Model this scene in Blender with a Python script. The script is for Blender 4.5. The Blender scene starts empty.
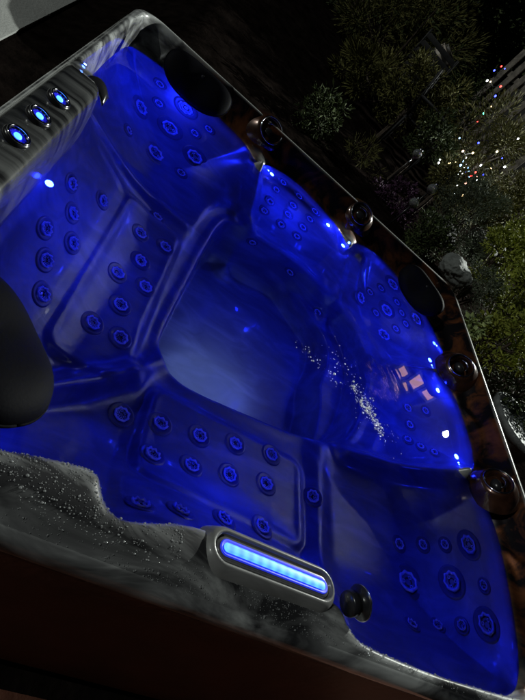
import bpy, bmesh, math, random
import numpy as np
from mathutils import Vector, Matrix
random.seed(7); rng = np.random.default_rng(7)
S = bpy.context.scene
COL = S.collection
RIM = 0.92                      # height of the tub's rim above the patio
WL = -0.12                      # water level relative to the rim
SIZE = 2.20

# ------------------------------------------------------------------ camera
CR = np.array([[0.76265477, -0.50488483, -0.40428827],
               [0.07180526, 0.6872789, -0.72283588],
               [0.64280768, 0.52224421, 0.56040992]])
FP = 493.264
CAM = np.array([.296, -.296, .73])          # relative to the rim plane
cd = bpy.data.cameras.new('camera'); cam = bpy.data.objects.new('camera', cd); COL.objects.link(cam)
cd.sensor_fit = 'VERTICAL'; cd.sensor_height = 24; cd.lens = 24 * FP / 700
cd.clip_start = 0.02; cd.clip_end = 600
M = Matrix([list(CR[0]) + [CAM[0]], list(CR[1]) + [CAM[1]], list(CR[2]) + [CAM[2] + RIM], [0, 0, 0, 1]])
cam.matrix_world = M
S.camera = cam

def ray(px, py):
    r = CR @ np.array([px - 262.5, -(py - 350.), -FP]); return r / np.linalg.norm(r)
def on_plane(px, py, z):        # z relative to the rim
    r = ray(px, py); return CAM + r * ((z - CAM[2]) / r[2])
def at_range(px, py, d):        # d = horizontal distance; returns world coordinates
    r = ray(px, py); k = d / math.hypot(r[0], r[1]); p = CAM + r * k
    return Vector((p[0], p[1], p[2] + RIM))

# ------------------------------------------------------------------ helpers
def link(name, me, mat=None, parent=None, smooth=True):
    o = bpy.data.objects.new(name, me); COL.objects.link(o)
    if mat is not None: me.materials.append(mat)
    if smooth and hasattr(me, 'polygons'):
        me.polygons.foreach_set('use_smooth', [True] * len(me.polygons))
    if parent is not None:
        o.parent = parent
        o.matrix_parent_inverse = Matrix.Identity(4)
        o.location = -parent.location if parent.parent is None else (0, 0, 0)
    return o
def place(o, M, parent=None):
    """world matrix M for a child of an unrotated root (or of a part)"""
    if parent is None: o.matrix_local = M
    else: o.matrix_local = Matrix.Translation(-parent.location) @ M
def tag(o, label=None, cat=None, group=None, kind=None):
    if label: o['label'] = label
    if cat: o['category'] = cat
    if group: o['group'] = group
    if kind: o['kind'] = kind
    return o
def empty(name, loc):
    o = bpy.data.objects.new(name, None); COL.objects.link(o); o.location = loc; o.empty_display_size = .1; return o
def mesh(name, v, f):
    me = bpy.data.meshes.new(name); me.from_pydata([tuple(map(float, p)) for p in v], [], [tuple(map(int, q)) for q in f]); me.update(); return me
def from_bm(name, bm):
    me = bpy.data.meshes.new(name); bmesh.ops.recalc_face_normals(bm, faces=bm.faces); bm.to_mesh(me); bm.free(); return me
def lathe(prof, n=32, closed=False):
    """profile of (r, z) round the local z axis"""
    v = []; f = []; m = len(prof)
    for i in range(n):
        a = 2 * math.pi * i / n
        for r, z in prof: v.append((r * math.cos(a), r * math.sin(a), z))
    for i in range(n):
        j = (i + 1) % n
        for k in range(m if closed else m - 1):
            l = (k + 1) % m
            f.append((i * m + k, j * m + k, j * m + l, i * m + l))
    return v, f
def torus_prof(R, r, z=0, n=10, sy=1):
    return [(R + r * math.cos(2 * math.pi * k / n), z + sy * r * math.sin(2 * math.pi * k / n)) for k in range(n)]
def sphere_bm(bm, c, r, sub=2, sc=(1, 1, 1)):
    bmesh.ops.create_icosphere(bm, subdivisions=sub, radius=1, matrix=Matrix.Translation(c) @ Matrix.Diagonal((r * sc[0], r * sc[1], r * sc[2], 1)))
def box_bm(bm, c, s, rot=None, bev=0):
    M = Matrix.Translation(c) @ (rot.to_4x4() if rot is not None else Matrix.Identity(4)) @ Matrix.Diagonal((s[0], s[1], s[2], 1))
    r = bmesh.ops.create_cube(bm, size=1, matrix=M)
    if bev:
        es = {e for v in r['verts'] for e in v.link_edges}
        bmesh.ops.bevel(bm, geom=list(es), offset=bev, segments=3, affect='EDGES', profile=.5)
def tube(pts, rad, n=10):
    """smooth tube through points; rad a number or list"""
    v = []; f = []; P = [Vector(p) for p in pts]
    for i, p in enumerate(P):
        t = (P[min(i + 1, len(P) - 1)] - P[max(i - 1, 0)]).normalized()
        a = t.orthogonal().normalized() if i == 0 else (a - t * a.dot(t)).normalized()
        b = t.cross(a); r = rad[i] if hasattr(rad, '__len__') else rad
        for k in range(n):
            q = 2 * math.pi * k / n; v.append(p + (a * math.cos(q) + b * math.sin(q)) * r)
    for i in range(len(P) - 1):
        for k in range(n):
            l = (k + 1) % n; f.append((i * n + k, i * n + l, (i + 1) * n + l, (i + 1) * n + k))
    f.append(tuple(range(n - 1, -1, -1))); f.append(tuple((len(P) - 1) * n + k for k in range(n)))
    return v, f

# ------------------------------------------------------------------ materials
def mat(name):
    m = bpy.data.materials.new(name); m.use_nodes = True
    nt = m.node_tree; return m, nt, nt.nodes['Principled BSDF']
def simple(name, col, rough=.5, metal=0, spec=.5, noise=0, nscale=20, bump=0, bscale=80, coat=0):
    m, nt, b = mat(name)
    b.inputs['Base Color'].default_value = (*col, 1); b.inputs['Roughness'].default_value = rough
    b.inputs['Metallic'].default_value = metal; b.inputs['Specular IOR Level'].default_value = spec
    b.inputs['Coat Weight'].default_value = coat; b.inputs['Coat Roughness'].default_value = .05
    tc = nt.nodes.new('ShaderNodeTexCoord')
    if noise:
        n = nt.nodes.new('ShaderNodeTexNoise'); n.inputs['Scale'].default_value = nscale; n.inputs['Detail'].default_value = 6
        nt.links.new(tc.outputs['Object'], n.inputs['Vector'])
        cr = nt.nodes.new('ShaderNodeValToRGB')
        cr.color_ramp.elements[0].position = .3; cr.color_ramp.elements[1].position = .7
        cr.color_ramp.elements[0].color = (*[c * (1 - noise) for c in col], 1)
        cr.color_ramp.elements[1].color = (*[min(1, c * (1 + noise)) for c in col], 1)
        nt.links.new(n.outputs['Fac'], cr.inputs['Fac']); nt.links.new(cr.outputs['Color'], b.inputs['Base Color'])
    if bump:
        n2 = nt.nodes.new('ShaderNodeTexNoise'); n2.inputs['Scale'].default_value = bscale; n2.inputs['Detail'].default_value = 5
        nt.links.new(tc.outputs['Object'], n2.inputs['Vector'])
        bp = nt.nodes.new('ShaderNodeBump'); bp.inputs['Strength'].default_value = bump; bp.inputs['Distance'].default_value = .01
        nt.links.new(n2.outputs['Fac'], bp.inputs['Height']); nt.links.new(bp.outputs['Normal'], b.inputs['Normal'])
    return m
def emit(name, col, st):
    m, nt, b = mat(name)
    b.inputs['Base Color'].default_value = (*col, 1); b.inputs['Emission Color'].default_value = (*col, 1)
    b.inputs['Emission Strength'].default_value = st; return m

def shell_material():
    """marbled acrylic: pewter grey with dark veins under a hard gloss, plus painted warm reflections"""
    m, nt, b = mat('marbled acrylic'); L = nt.links.new; N = nt.nodes.new
    tc = N('ShaderNodeTexCoord')
    mp = N('ShaderNodeMapping'); mp.inputs['Rotation'].default_value = (0, 0, math.radians(-14)); mp.inputs['Scale'].default_value = (2.6, 6.5, 6.5)
    L(tc.outputs['Object'], mp.inputs['Vector'])
    n1 = N('ShaderNodeTexNoise'); n1.inputs['Scale'].default_value = 1.6; n1.inputs['Detail'].default_value = 6; n1.inputs['Roughness'].default_value = .55; n1.inputs['Distortion'].default_value = .9
    L(mp.outputs['Vector'], n1.inputs['Vector'])
    r1 = N('ShaderNodeValToRGB'); e = r1.color_ramp.elements
    e[0].position = .38; e[0].color = (.035, .035, .038, 1); e[1].position = .66; e[1].color = (.55, .57, .57, 1)
    e.new(.5).color = (.20, .205, .21, 1)
    L(n1.outputs['Fac'], r1.inputs['Fac'])
    # warm reflections on the two dark far sides, put into the colour as copper swirls
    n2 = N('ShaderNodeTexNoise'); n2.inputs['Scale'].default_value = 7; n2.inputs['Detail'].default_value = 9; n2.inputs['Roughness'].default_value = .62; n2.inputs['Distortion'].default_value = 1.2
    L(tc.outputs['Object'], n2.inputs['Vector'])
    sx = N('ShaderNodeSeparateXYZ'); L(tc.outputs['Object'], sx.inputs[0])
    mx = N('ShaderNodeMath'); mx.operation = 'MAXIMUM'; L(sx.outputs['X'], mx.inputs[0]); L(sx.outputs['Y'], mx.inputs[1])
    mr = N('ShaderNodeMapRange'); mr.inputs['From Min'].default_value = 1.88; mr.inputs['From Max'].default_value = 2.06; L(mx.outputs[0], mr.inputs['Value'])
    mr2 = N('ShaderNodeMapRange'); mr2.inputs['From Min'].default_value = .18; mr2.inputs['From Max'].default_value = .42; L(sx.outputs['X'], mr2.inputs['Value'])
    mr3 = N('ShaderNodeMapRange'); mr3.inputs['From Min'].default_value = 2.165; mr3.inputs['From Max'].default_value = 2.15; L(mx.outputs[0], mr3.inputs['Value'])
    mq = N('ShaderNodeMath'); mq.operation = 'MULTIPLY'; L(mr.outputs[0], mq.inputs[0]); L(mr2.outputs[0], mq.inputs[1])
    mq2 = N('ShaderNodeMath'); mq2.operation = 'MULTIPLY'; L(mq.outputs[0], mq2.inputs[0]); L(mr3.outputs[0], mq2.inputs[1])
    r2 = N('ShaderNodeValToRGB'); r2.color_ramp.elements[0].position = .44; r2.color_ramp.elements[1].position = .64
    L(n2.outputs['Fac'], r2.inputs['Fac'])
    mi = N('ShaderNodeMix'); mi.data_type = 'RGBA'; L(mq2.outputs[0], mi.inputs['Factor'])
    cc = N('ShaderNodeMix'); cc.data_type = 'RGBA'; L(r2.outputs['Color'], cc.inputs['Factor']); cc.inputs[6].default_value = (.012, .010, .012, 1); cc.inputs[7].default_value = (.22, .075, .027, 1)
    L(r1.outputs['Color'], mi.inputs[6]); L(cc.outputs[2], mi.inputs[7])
    mz = N('ShaderNodeMapRange'); mz.inputs['From Min'].default_value = RIM - .11; mz.inputs['From Max'].default_value = RIM - .16; mz.inputs['To Max'].default_value = .76; L(sx.outputs['Z'], mz.inputs['Value'])
    mw = N('ShaderNodeMix'); mw.data_type = 'RGBA'; L(mz.outputs[0], mw.inputs['Factor']); L(mi.outputs[2], mw.inputs[6]); mw.inputs[7].default_value = (.19, .19, .19, 1)
    lip_glint = N('ShaderNodeMath'); lip_glint.operation = 'MULTIPLY'; ml = N('ShaderNodeMapRange'); ml.inputs['From Min'].default_value = 2.15; ml.inputs['From Max'].default_value = 2.165; L(mx.outputs[0], ml.inputs['Value'])
    L(ml.outputs[0], lip_glint.inputs[0]); lip_glint.inputs[1].default_value = .85
    mv = N('ShaderNodeMix'); mv.data_type = 'RGBA'; L(lip_glint.outputs[0], mv.inputs['Factor']); L(mw.outputs[2], mv.inputs[6]); mv.inputs[7].default_value = (.55, .57, .56, 1)  # pale lip on the far sides: lamp glint put into the colour
    L(mv.outputs[2], b.inputs['Base Color'])
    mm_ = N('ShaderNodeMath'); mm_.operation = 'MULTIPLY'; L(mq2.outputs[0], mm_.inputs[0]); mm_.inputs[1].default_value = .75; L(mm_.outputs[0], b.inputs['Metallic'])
    b.inputs['Roughness'].default_value = .33; b.inputs['Specular IOR Level'].default_value = .2
    b.inputs['Coat Weight'].default_value = 1; b.inputs['Coat Roughness'].default_value = .045
    n3 = N('ShaderNodeTexNoise'); n3.inputs['Scale'].default_value = 9; n3.inputs['Detail'].default_value = 2
    L(tc.outputs['Object'], n3.inputs['Vector'])
    bp = N('ShaderNodeBump'); bp.inputs['Strength'].default_value = .05; bp.inputs['Distance'].default_value = .02
    L(n3.outputs['Fac'], bp.inputs['Height']); L(bp.outputs['Normal'], b.inputs['Normal']); L(bp.outputs['Normal'], b.inputs['Coat Normal'])
    return m
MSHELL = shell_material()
MCAB = simple('cabinet', (.14, .045, .022), .45, noise=.4, nscale=6, bump=.2, bscale=40)
MPIL = simple('pillow vinyl', (.003, .003, .005), .65, spec=.04, bump=.06, bscale=160)
MPIPE = simple('vinyl piping', (.004, .004, .005), .7, spec=.03, noise=.2)
MCHROME = simple('chrome', (.62, .63, .66), .12, metal=1, bump=.05, bscale=60)
MDARK = simple('dark plastic', (.015, .015, .018), .25, noise=.3)
MSMOKE = simple('smoked grey plastic', (.10, .10, .11), .18, noise=.2, coat=1)
MBEZ = simple('grey jet bezel', (.11, .11, .12), .35, spec=.15, noise=.2, coat=1)
MWARMREFL = simple('warm reflection acrylic', (.05, .02, .011), .25, metal=.4, noise=.85, nscale=14, coat=1)  # copper flecks put warm reflections into the housings' colour
MJET = simple('jet steel', (.95, .95, .97), .14, metal=.3, bump=.1, bscale=200, coat=1)
def strip_mat():
    m = emit('light strip', (.05, .19, 1), 3.0); nt = m.node_tree; b = nt.nodes['Principled BSDF']
    tc = nt.nodes.new('ShaderNodeTexCoord'); w = nt.nodes.new('ShaderNodeTexWave'); w.inputs['Scale'].default_value = 14; w.inputs['Distortion'].default_value = .4
    nt.links.new(tc.outputs['Object'], w.inputs['Vector']); mr = nt.nodes.new('ShaderNodeMapRange'); mr.inputs['To Min'].default_value = 2.2; mr.inputs['To Max'].default_value = 3.6
    nt.links.new(w.outputs['Fac'], mr.inputs['Value']); nt.links.new(mr.outputs[0], b.inputs['Emission Strength']); return m
MSTRIP = strip_mat()
MLED = emit('led lens', (.10, .25, 1), 22)
MLEDM = emit('main lamp lens', (.3, .5, 1), 3)
MKNOB = emit('knob lens', (.06, .28, 1), 3.2)
MKBLUE = emit('knob inner glow', (.01, .01, .8), .35)

# ------------------------------------------------------------------ the tub's shell as a height field
def catmull(P, k=8):
    P = np.array(P, float); n = len(P); out = []
    for i in range(n):
        a, b, c, d = P[i - 1], P[i], P[(i + 1) % n], P[(i + 2) % n]
        for j in range(k):
            t = j / k
            out.append(.5 * (2 * b + (c - a) * t + (2 * a - 5 * b + 4 * c - d) * t * t + (3 * b - a - 3 * c + d) * t ** 3))
    return np.array(out)
CONT = catmull([(.25, .105), (.45, .148), (.532, .152), (.582, .10), (.72, .138), (.86, .14), (1.08, .11), (1.14, .07), (1.22, .055), (1.5, .055), (1.85, .08), (1.98, .16),
                (2.05, .33), (2.10, .62), (2.07, .79), (2.00, .86), (2.07, .94), (2.095, 1.1), (2.07, 1.32), (1.98, 1.42), (2.06, 1.52), (2.06, 1.72), (1.93, 1.95), (1.66, 2.09),
                (1.46, 2.03), (1.38, 1.90), (1.28, 2.03), (1.04, 2.11), (.86, 2.06), (.76, 1.97), (.66, 2.06), (.34, 2.10), (.12, 2.07), (.05, 1.97), (.05, 1.6), (.06, 1.38),
                (.12, 1.32), (.135, 1.0), (.11, .74), (.09, .5), (.08, .3), (.12, .17)], 6)
FOOT = catmull([(.79, 1.60), (.765, 1.45), (.735, 1.15), (.715, .90), (.725, .83), (.775, .79), (.86, .785), (1.05, .805), (1.24, .83), (1.37, .88), (1.41, 1.05), (1.405, 1.2), (1.44, 1.34), (1.43, 1.46), (1.33, 1.55), (1.17, 1.66), (1.0, 1.64), (.83, 1.63)], 6)
FOOT2 = catmull([(.80, 1.61), (.765, 1.45), (.735, 1.15), (.715, .90), (.725, .83), (.775, .79), (.86, .785), (1.05, .805), (1.24, .83), (1.42, .87), (1.52, 1.0), (1.58, 1.2), (1.60, 1.42), (1.50, 1.58), (1.35, 1.64), (1.17, 1.69), (1.0, 1.67), (.84, 1.64)], 6)
SEAT2 = catmull([(.93, 1.62), (1.02, 1.52), (1.2, 1.55), (1.32, 1.48), (1.5, 1.5), (1.5, 2.3), (.8, 2.3), (.8, 1.95)], 5)
def sdf(poly, X, Y):
    """positive inside"""
    A = poly; B = np.roll(poly, -1, 0); best = np.full(X.shape, 1e9); ins = np.zeros(X.shape, bool)
    for (ax, ay), (bx, by) in zip(A, B):
        dx, dy = bx - ax, by - ay; t = np.clip(((X - ax) * dx + (Y - ay) * dy) / (dx * dx + dy * dy + 1e-12), 0, 1)
        best = np.minimum(best, (X - ax - t * dx) ** 2 + (Y - ay - t * dy) ** 2)
        c = ((ay > Y) != (by > Y)) & (X < (bx - ax) * (Y - ay) / (by - ay + 1e-12) + ax); ins ^= c
    d = np.sqrt(best); return np.where(ins, d, -d)
def sst(a, b, x):
    t = np.clip((x - a) / (b - a), 0, 1); return t * t * (3 - 2 * t)
def segd(X, Y, p, q):
    dx, dy = q[0] - p[0], q[1] - p[1]; t = np.clip(((X - p[0]) * dx + (Y - p[1]) * dy) / (dx * dx + dy * dy), 0, 1)
    return np.hypot(X - p[0] - t * dx, Y - p[1] - t * dy), t
def rrect(X, Y, x0, x1, y0, y1, r=.03):
    cx, cy, hx, hy = (x0 + x1) / 2, (y0 + y1) / 2, (x1 - x0) / 2 - r, (y1 - y0) / 2 - r
    qx, qy = np.abs(X - cx) - hx, np.abs(Y - cy) - hy
    return np.hypot(np.maximum(qx, 0), np.maximum(qy, 0)) + np.minimum(np.maximum(qx, qy), 0) - r   # negative inside
def smin(a, b, k):
    h = np.clip(.5 + .5 * (b - a) / k, 0, 1); return b * (1 - h) + a * h - k * h * (1 - h)
def smax(a, b, k): return -smin(-a, -b, k)
RIDGES = [((.76, 1.97), (.90, 1.62), .035, .15), ((1.38, 1.92), (1.44, 1.60), .03, .11), ((1.98, 1.42), (1.64, 1.38), .03, .11),
          ((2.0, .86), (1.48, .80), .035, .14), ((.10, 1.40), (.60, 1.44), .03, .05), ((.40, .44), (.62, .66), .035, .09), ((.62, .66), (.70, .79), .03, .03),
          ((1.32, .20), (1.36, .76), .05, .05)]
def H(X, Y):
    X = np.asarray(X, float); Y = np.asarray(Y, float)
    d = sdf(CONT, X, Y)
    # outside the waterline: wall and rim
    do = np.maximum(-d, 0)
    edge = -rrect(X, Y, 0, SIZE, 0, SIZE, .13)            # distance in from the outer edge
    lip = np.maximum(edge - .045, 0)
    w = do / (do + lip + 1e-4)
    far = np.maximum(sst(1.7, 2.0, Y), sst(1.75, 2.0, X))
    zfar = WL + .12 * w - .02 * np.sin(np.pi * np.clip(w, 0, 1)) ** 2
    znear = WL + .12 * (1 - np.exp(-do / .009))
    zo = znear * (1 - far) + zfar * far
    rw = .018 * far + .085 * (1 - far) * sst(.35, .2, Y) + .045 * (1 - far) * sst(.2, .35, Y)
    zo -= .045 * np.clip(1 - edge / rw, 0, 1) ** 2.0      # rolled outer edge, a broad crown along the near side
    zo += .006 * np.exp(-((edge - .045) / .015) ** 2) * far
    for cx, cy, rr_, wd_ in ((.36, 2.02, .19, .009), (1.92, 1.92, .17, .009), (1.05, 1.83, .285, .008), (1.83, 1.12, .29, .008), (1.83, .45, .30, .008)):
        r_ = np.hypot((X - cx), (Y - cy)); zo += .014 * np.exp(-((r_ - rr_) / wd_) ** 2) * far * sst(.035, .06, edge) - .012 * sst(rr_, rr_ - .05, r_) * far * sst(.035, .07, edge) * sst(0, .03, do)
    # inside: wall, backrest, seat, footwell
    di = np.maximum(d, 0)
    t = np.clip(di / .36, 0, 1)
    zb = WL - .34 * (1 - (1 - t) ** 1.7) - .02 * sst(0, .05, di) - .05 * np.clip((di - .36) / .4, 0, 1)
    sf = -sdf(FOOT, X, Y)
    sf2 = -sdf(FOOT2, X, Y)
    zf = -.86 + .17 * sst(-.006, .05, sf) + .19 * sst(-.006, .045, sf2) + .06 * sst(.05, .22, sf2) + .010 * np.exp(-((sf2 - .06) / .018) ** 2) + 1.4 * np.clip(sf2 - .12, 0, 1)
    s2 = sdf(SEAT2, X, Y)
    zb += .075 * sst(0, .05, s2) * sst(.02, .10, di)
    zi = smin(zb, zf, .05)
    under = sst(0, .05, d)
    for p, q, wd, hh in RIDGES:
        dd, tt = segd(X, Y, p, q); zi += hh * np.exp(-(dd / wd) ** 2) * (1 - .55 * tt) * under
    # moulded panels that carry the jets
    def panel(x0, x1, y0, y1, h, r=.04):
        s = rrect(X, Y, x0, x1, y0, y1, r); return (h * sst(.025, -.02, s) + .007 * np.exp(-(s / .016) ** 2)) * under
    zi += panel(.37, .60, .60, 1.34, .018)
    zi += panel(.17, .345, .56, 1.33, -.004)
    zi += panel(.70, 1.27, .36, .66, .022)
    zi += panel(.66, 1.26, .21, .335, .004)
    return np.where(d > 0, zi, zo)
def Hn(x, y, e=.006):
    zx = (float(H(x + e, y)) - float(H(x - e, y))) / (2 * e); zy = (float(H(x, y + e)) - float(H(x, y - e))) / (2 * e)
    return Vector((-zx, -zy, 1)).normalized()

def hit(px, py):
    """where the line of sight through a pixel of the photograph, bent at the water, meets the shell"""
    r = ray(px, py); P = CAM + r * ((WL - CAM[2]) / r[2])
    if float(H(P[0], P[1])) > WL:          # above the water
        ts = np.linspace(.3, 4, 3000); Q = CAM + np.outer(ts, r)
    else:
        n = 1 / 1.33; c = -r[2]; k = 1 - n * n * (1 - c * c); t = n * r; t[2] += n * c - math.sqrt(k)
        ts = np.linspace(0, 2.5, 2500); Q = P + np.outer(ts, t)
    z = H(Q[:, 0], Q[:, 1]); ok = np.where(Q[:, 2] <= z)[0]
    if len(ok) == 0: return None
    q = Q[ok[0]]
    return q[0], q[1], float(H(q[0], q[1]))

NG = 600
gx = np.linspace(0.0, SIZE, NG)
GX, GY = np.meshgrid(gx, gx, indexing='ij')
GZ = H(GX, GY)
tub = empty('hot_tub', (1.1, 1.1, 0))
tag(tub, 'square hot tub with marbled grey shell and painted copper reflections, glowing blue inside, full of water', 'hot tub')
def blur(Z, k=2):
    for _ in range(k):
        P_ = np.pad(Z, 1, mode='edge'); Z = (P_[:-2, 1:-1] + P_[2:, 1:-1] + P_[1:-1, :-2] + P_[1:-1, 2:] + 4 * P_[1:-1, 1:-1]) / 8
    return Z
GZ = blur(GZ, 5)
inside = rrect(GX, GY, 0, SIZE, 0, SIZE, .13) <= .002
idx = -np.ones((NG, NG), int); idx[inside] = np.arange(inside.sum())
# pull the outermost ring exactly onto the rounded outline and add a skirt
V = np.stack([GX[inside], GY[inside], GZ[inside] + RIM], 1)
I = idx[:-1, :-1], idx[1:, :-1], idx[1:, 1:], idx[:-1, 1:]
ok = (I[0] >= 0) & (I[1] >= 0) & (I[2] >= 0) & (I[3] >= 0)
F = np.stack([a[ok] for a in I], 1)
me = bpy.data.meshes.new('shell'); me.from_pydata(V.tolist(), [], F.tolist()); me.update()
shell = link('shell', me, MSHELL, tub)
def outline(inset, r=.13, n=10):
    pts = []
    for cx, cy, a0 in ((SIZE - r, SIZE - r, 0), (r, SIZE - r, 90), (r, r, 180), (SIZE - r, r, 270)):
        for k in range(n + 1):
            a = math.radians(a0 + 90 * k / n); pts.append((cx + (r - inset) * math.cos(a), cy + (r - inset) * math.sin(a)))
    return pts
def loft(rings):
    v = []; f = []; n = len(rings[0])
    for r in rings: v += r
    for i in range(len(rings) - 1):
        for k in range(n):
            l = (k + 1) % n; f.append((i * n + k, i * n + l, (i + 1) * n + l, (i + 1) * n + k))
    return v, f
rings = []
for ins, z in ((.014, -.030), (.004, -.034), (-.003, -.042), (-.006, -.055), (-.005, -.075), (.0, -.088), (.012, -.094), (.03, -.095)):
    rings.append([(x, y, z + RIM) for x, y in outline(ins)])
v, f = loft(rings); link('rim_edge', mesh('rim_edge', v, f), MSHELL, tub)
rings = [[(x, y, z) for x, y in outline(ins)] for ins, z in ((.03, RIM - .09), (.032, RIM - .12), (.025, .10), (.05, .09), (.05, 0.0))]
v, f = loft(rings); link('cabinet', mesh('cabinet', v, f), MCAB, tub)

# ------------------------------------------------------------------ jets
def jet_meshes(R, name):
    """dished bezel, gleaming inner ring, dark throat"""
    v, f = lathe([(R * 1.8, -.003), (R * 1.65, .0005), (R * 1.5, .001), (R * 1.2, -.001), (R * 1.02, -.001), (R * .98, -.006)], 36)
    b = mesh(name + '_bezel', v, f); b.materials.append(MBEZ)
    v, f = lathe(torus_prof(R * .90, R * .17, .002), 32, True)
    v = [(p[0] * (1 + .05 * math.cos(8 * math.atan2(p[1], p[0]))), p[1] * (1 + .05 * math.cos(8 * math.atan2(p[1], p[0]))), p[2] * (1 + .5 * math.cos(8 * math.atan2(p[1], p[0])))) for p in v]
    for k in range(6 if name == 'medium' else 3):                       # openings in the face of the nozzle
        a = k * math.pi / (3 if name == 'medium' else 1.5); c = (R * .5 * math.cos(a), R * .55 * math.sin(a), -.001); o = len(v)
        vv, ff = lathe(torus_prof(R * .16, R * .05, 0, 6), 10, True)
        v += [(p[0] + c[0], p[1] + c[1], p[2] + c[2]) for p in vv]; f += [tuple(i + o for i in q) for q in ff]
    n = mesh(name + '_ring', v, f); n.materials.append(MJET)
    v, f = lathe([(0.0005, -.004), (R * .3, -.004), (R * .35, -.001), (R * .42, -.001), (R * .5, -.005), (R * .85, -.005)], 24)
    t = mesh(name + '_throat', v, f); t.materials.append(MDARK)
    for m_ in (b, n, t): m_.polygons.foreach_set('use_smooth', [True] * len(m_.polygons))
    return b, n, t
JS = jet_meshes(.0185, 'small'); JM = jet_meshes(.022, 'medium'); JL = jet_meshes(.036, 'large')
def jet(px, py, kind):
    h = hit(px, py)
    if h is None: return
    x, y, z = h; n = Hn(x, y, .02)
    R = n.to_track_quat('Z', 'Y').to_matrix().to_4x4()
    Mx = Matrix.Translation(Vector((x, y, z + RIM)) + n * .004) @ R
    b = bpy.data.objects.new('jet', kind[0]); COL.objects.link(b); b.parent = tub; place(b, Mx, tub)
    for nm, me_ in (('nozzle_ring', kind[1]), ('throat', kind[2])):
        c = bpy.data.objects.new(nm, me_); COL.objects.link(c); c.parent = b
        if nm == 'nozzle_ring': c.rotation_euler = (random.gauss(0, .10), random.gauss(0, .10), random.random() * 3)
for p in [(140, 107), (186, 108), (170, 128), (155, 153), (195, 157)]: jet(*p, JL)
for p in [(160, 84), (159, 103), (128, 130), (195, 133), (209, 129), (181, 173)]: jet(*p, JS)
for p in [(283, 182), (276, 189), (299, 196), (270, 201), (293, 205), (264, 210), (288, 214), (315, 211), (281, 224), (310, 219), (303, 227), (297, 236)]: jet(*p, JS)
for p in [(360, 297), (417, 319), (387, 310), (384, 335), (393, 284)]: jet(*p, JL)
for p in [(370, 292), (381, 288), (376, 313), (397, 302), (402, 313), (406, 324), (396, 329)]: jet(*p, JS)
for p in [(469, 545), (408, 582), (452, 582), (487, 625)]: jet(*p, JL)
for p in [(399, 544), (423, 545), (445, 545), (484, 586), (412, 625), (438, 626), (462, 626)]: jet(*p, JS)
for p in [(408, 408), (426, 411), (410, 425), (435, 453), (421, 447), (408, 440)]: jet(*p, JS)
for p in [(71, 183), (72, 213), (45, 228), (72, 243), (45, 260), (42, 294), (102, 200), (140, 233), (165, 247), (140, 261), (117, 273), (145, 287), (120, 305), (92, 323), (120, 338)]: jet(*p, JM)
for p in [(160, 424), (152, 455), (199, 436), (191, 466), (235, 444), (229, 475), (271, 455), (266, 484), (121, 415), (313, 497), (140, 505), (180, 511), (224, 520), (262, 527)]: jet(*p, JM)
for p in [(252, 242), (290, 272), (318, 312), (157, 217)]: jet(*p, JS)

# ------------------------------------------------------------------ housings with a ring and a spout on the far wall
def neck_housing(px, py, R, z):
    P = on_plane(px, py, z); x, y = P[0], P[1]
    toc = Vector((1.05 - x, .95 - y, 0)).normalized()
    n = (toc * .62 + Vector((0, 0, .8))).normalized()
    Mx = Matrix.Translation((x, y, z + RIM)) @ n.to_track_quat('Z', 'Y').to_matrix().to_4x4()
    v, f = lathe([(R * 1.9, -.06), (R * 1.55, -.028), (R * 1.25, -.006), (R * 1.08, .004), (R * .96, .004), (R * .88, -.004), (R * .82, -.02), (R * .78, -.045), (R * .0, -.05)], 48)
    me_ = mesh('surround', v, f); me_.materials.append(MWARMREFL)
    b = bpy.data.objects.new('neck_jet_housing', me_); COL.objects.link(b); b.parent = tub; place(b, Mx, tub)
    me_.polygons.foreach_set('use_smooth', [True] * len(me_.polygons))
    v, f = lathe(torus_prof(R * 1.0, R * .055, .008), 48, True)
    o = link('trim_ring', mesh('trim_ring', v, f), MCHROME); o.parent = b
    # swivelling spout: dark body with an arched lip
    bm = bmesh.new(); sphere_bm(bm, (0, 0, -.02), R * .5, 3, (1, .8, .7)); o = link('spout', from_bm('spout', bm), MDARK); o.parent = b
    pts = [(R * .52 * math.cos(a), R * .52 * math.sin(a), .004) for a in np.linspace(.2, 2.5, 16)]
    v, f = tube(pts, [R * .05 * (1 + .6 * math.sin(k / 15 * math.pi)) for k in range(16)]); o = link('spout_lip', mesh('spout_lip', v, f), MCHROME); o.parent = b
neck_housing(271, 131, .064, -.02); neck_housing(361, 214, .060, -.02); neck_housing(461, 366, .060, -.03); neck_housing(498, 482, .056, -.03)

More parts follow.
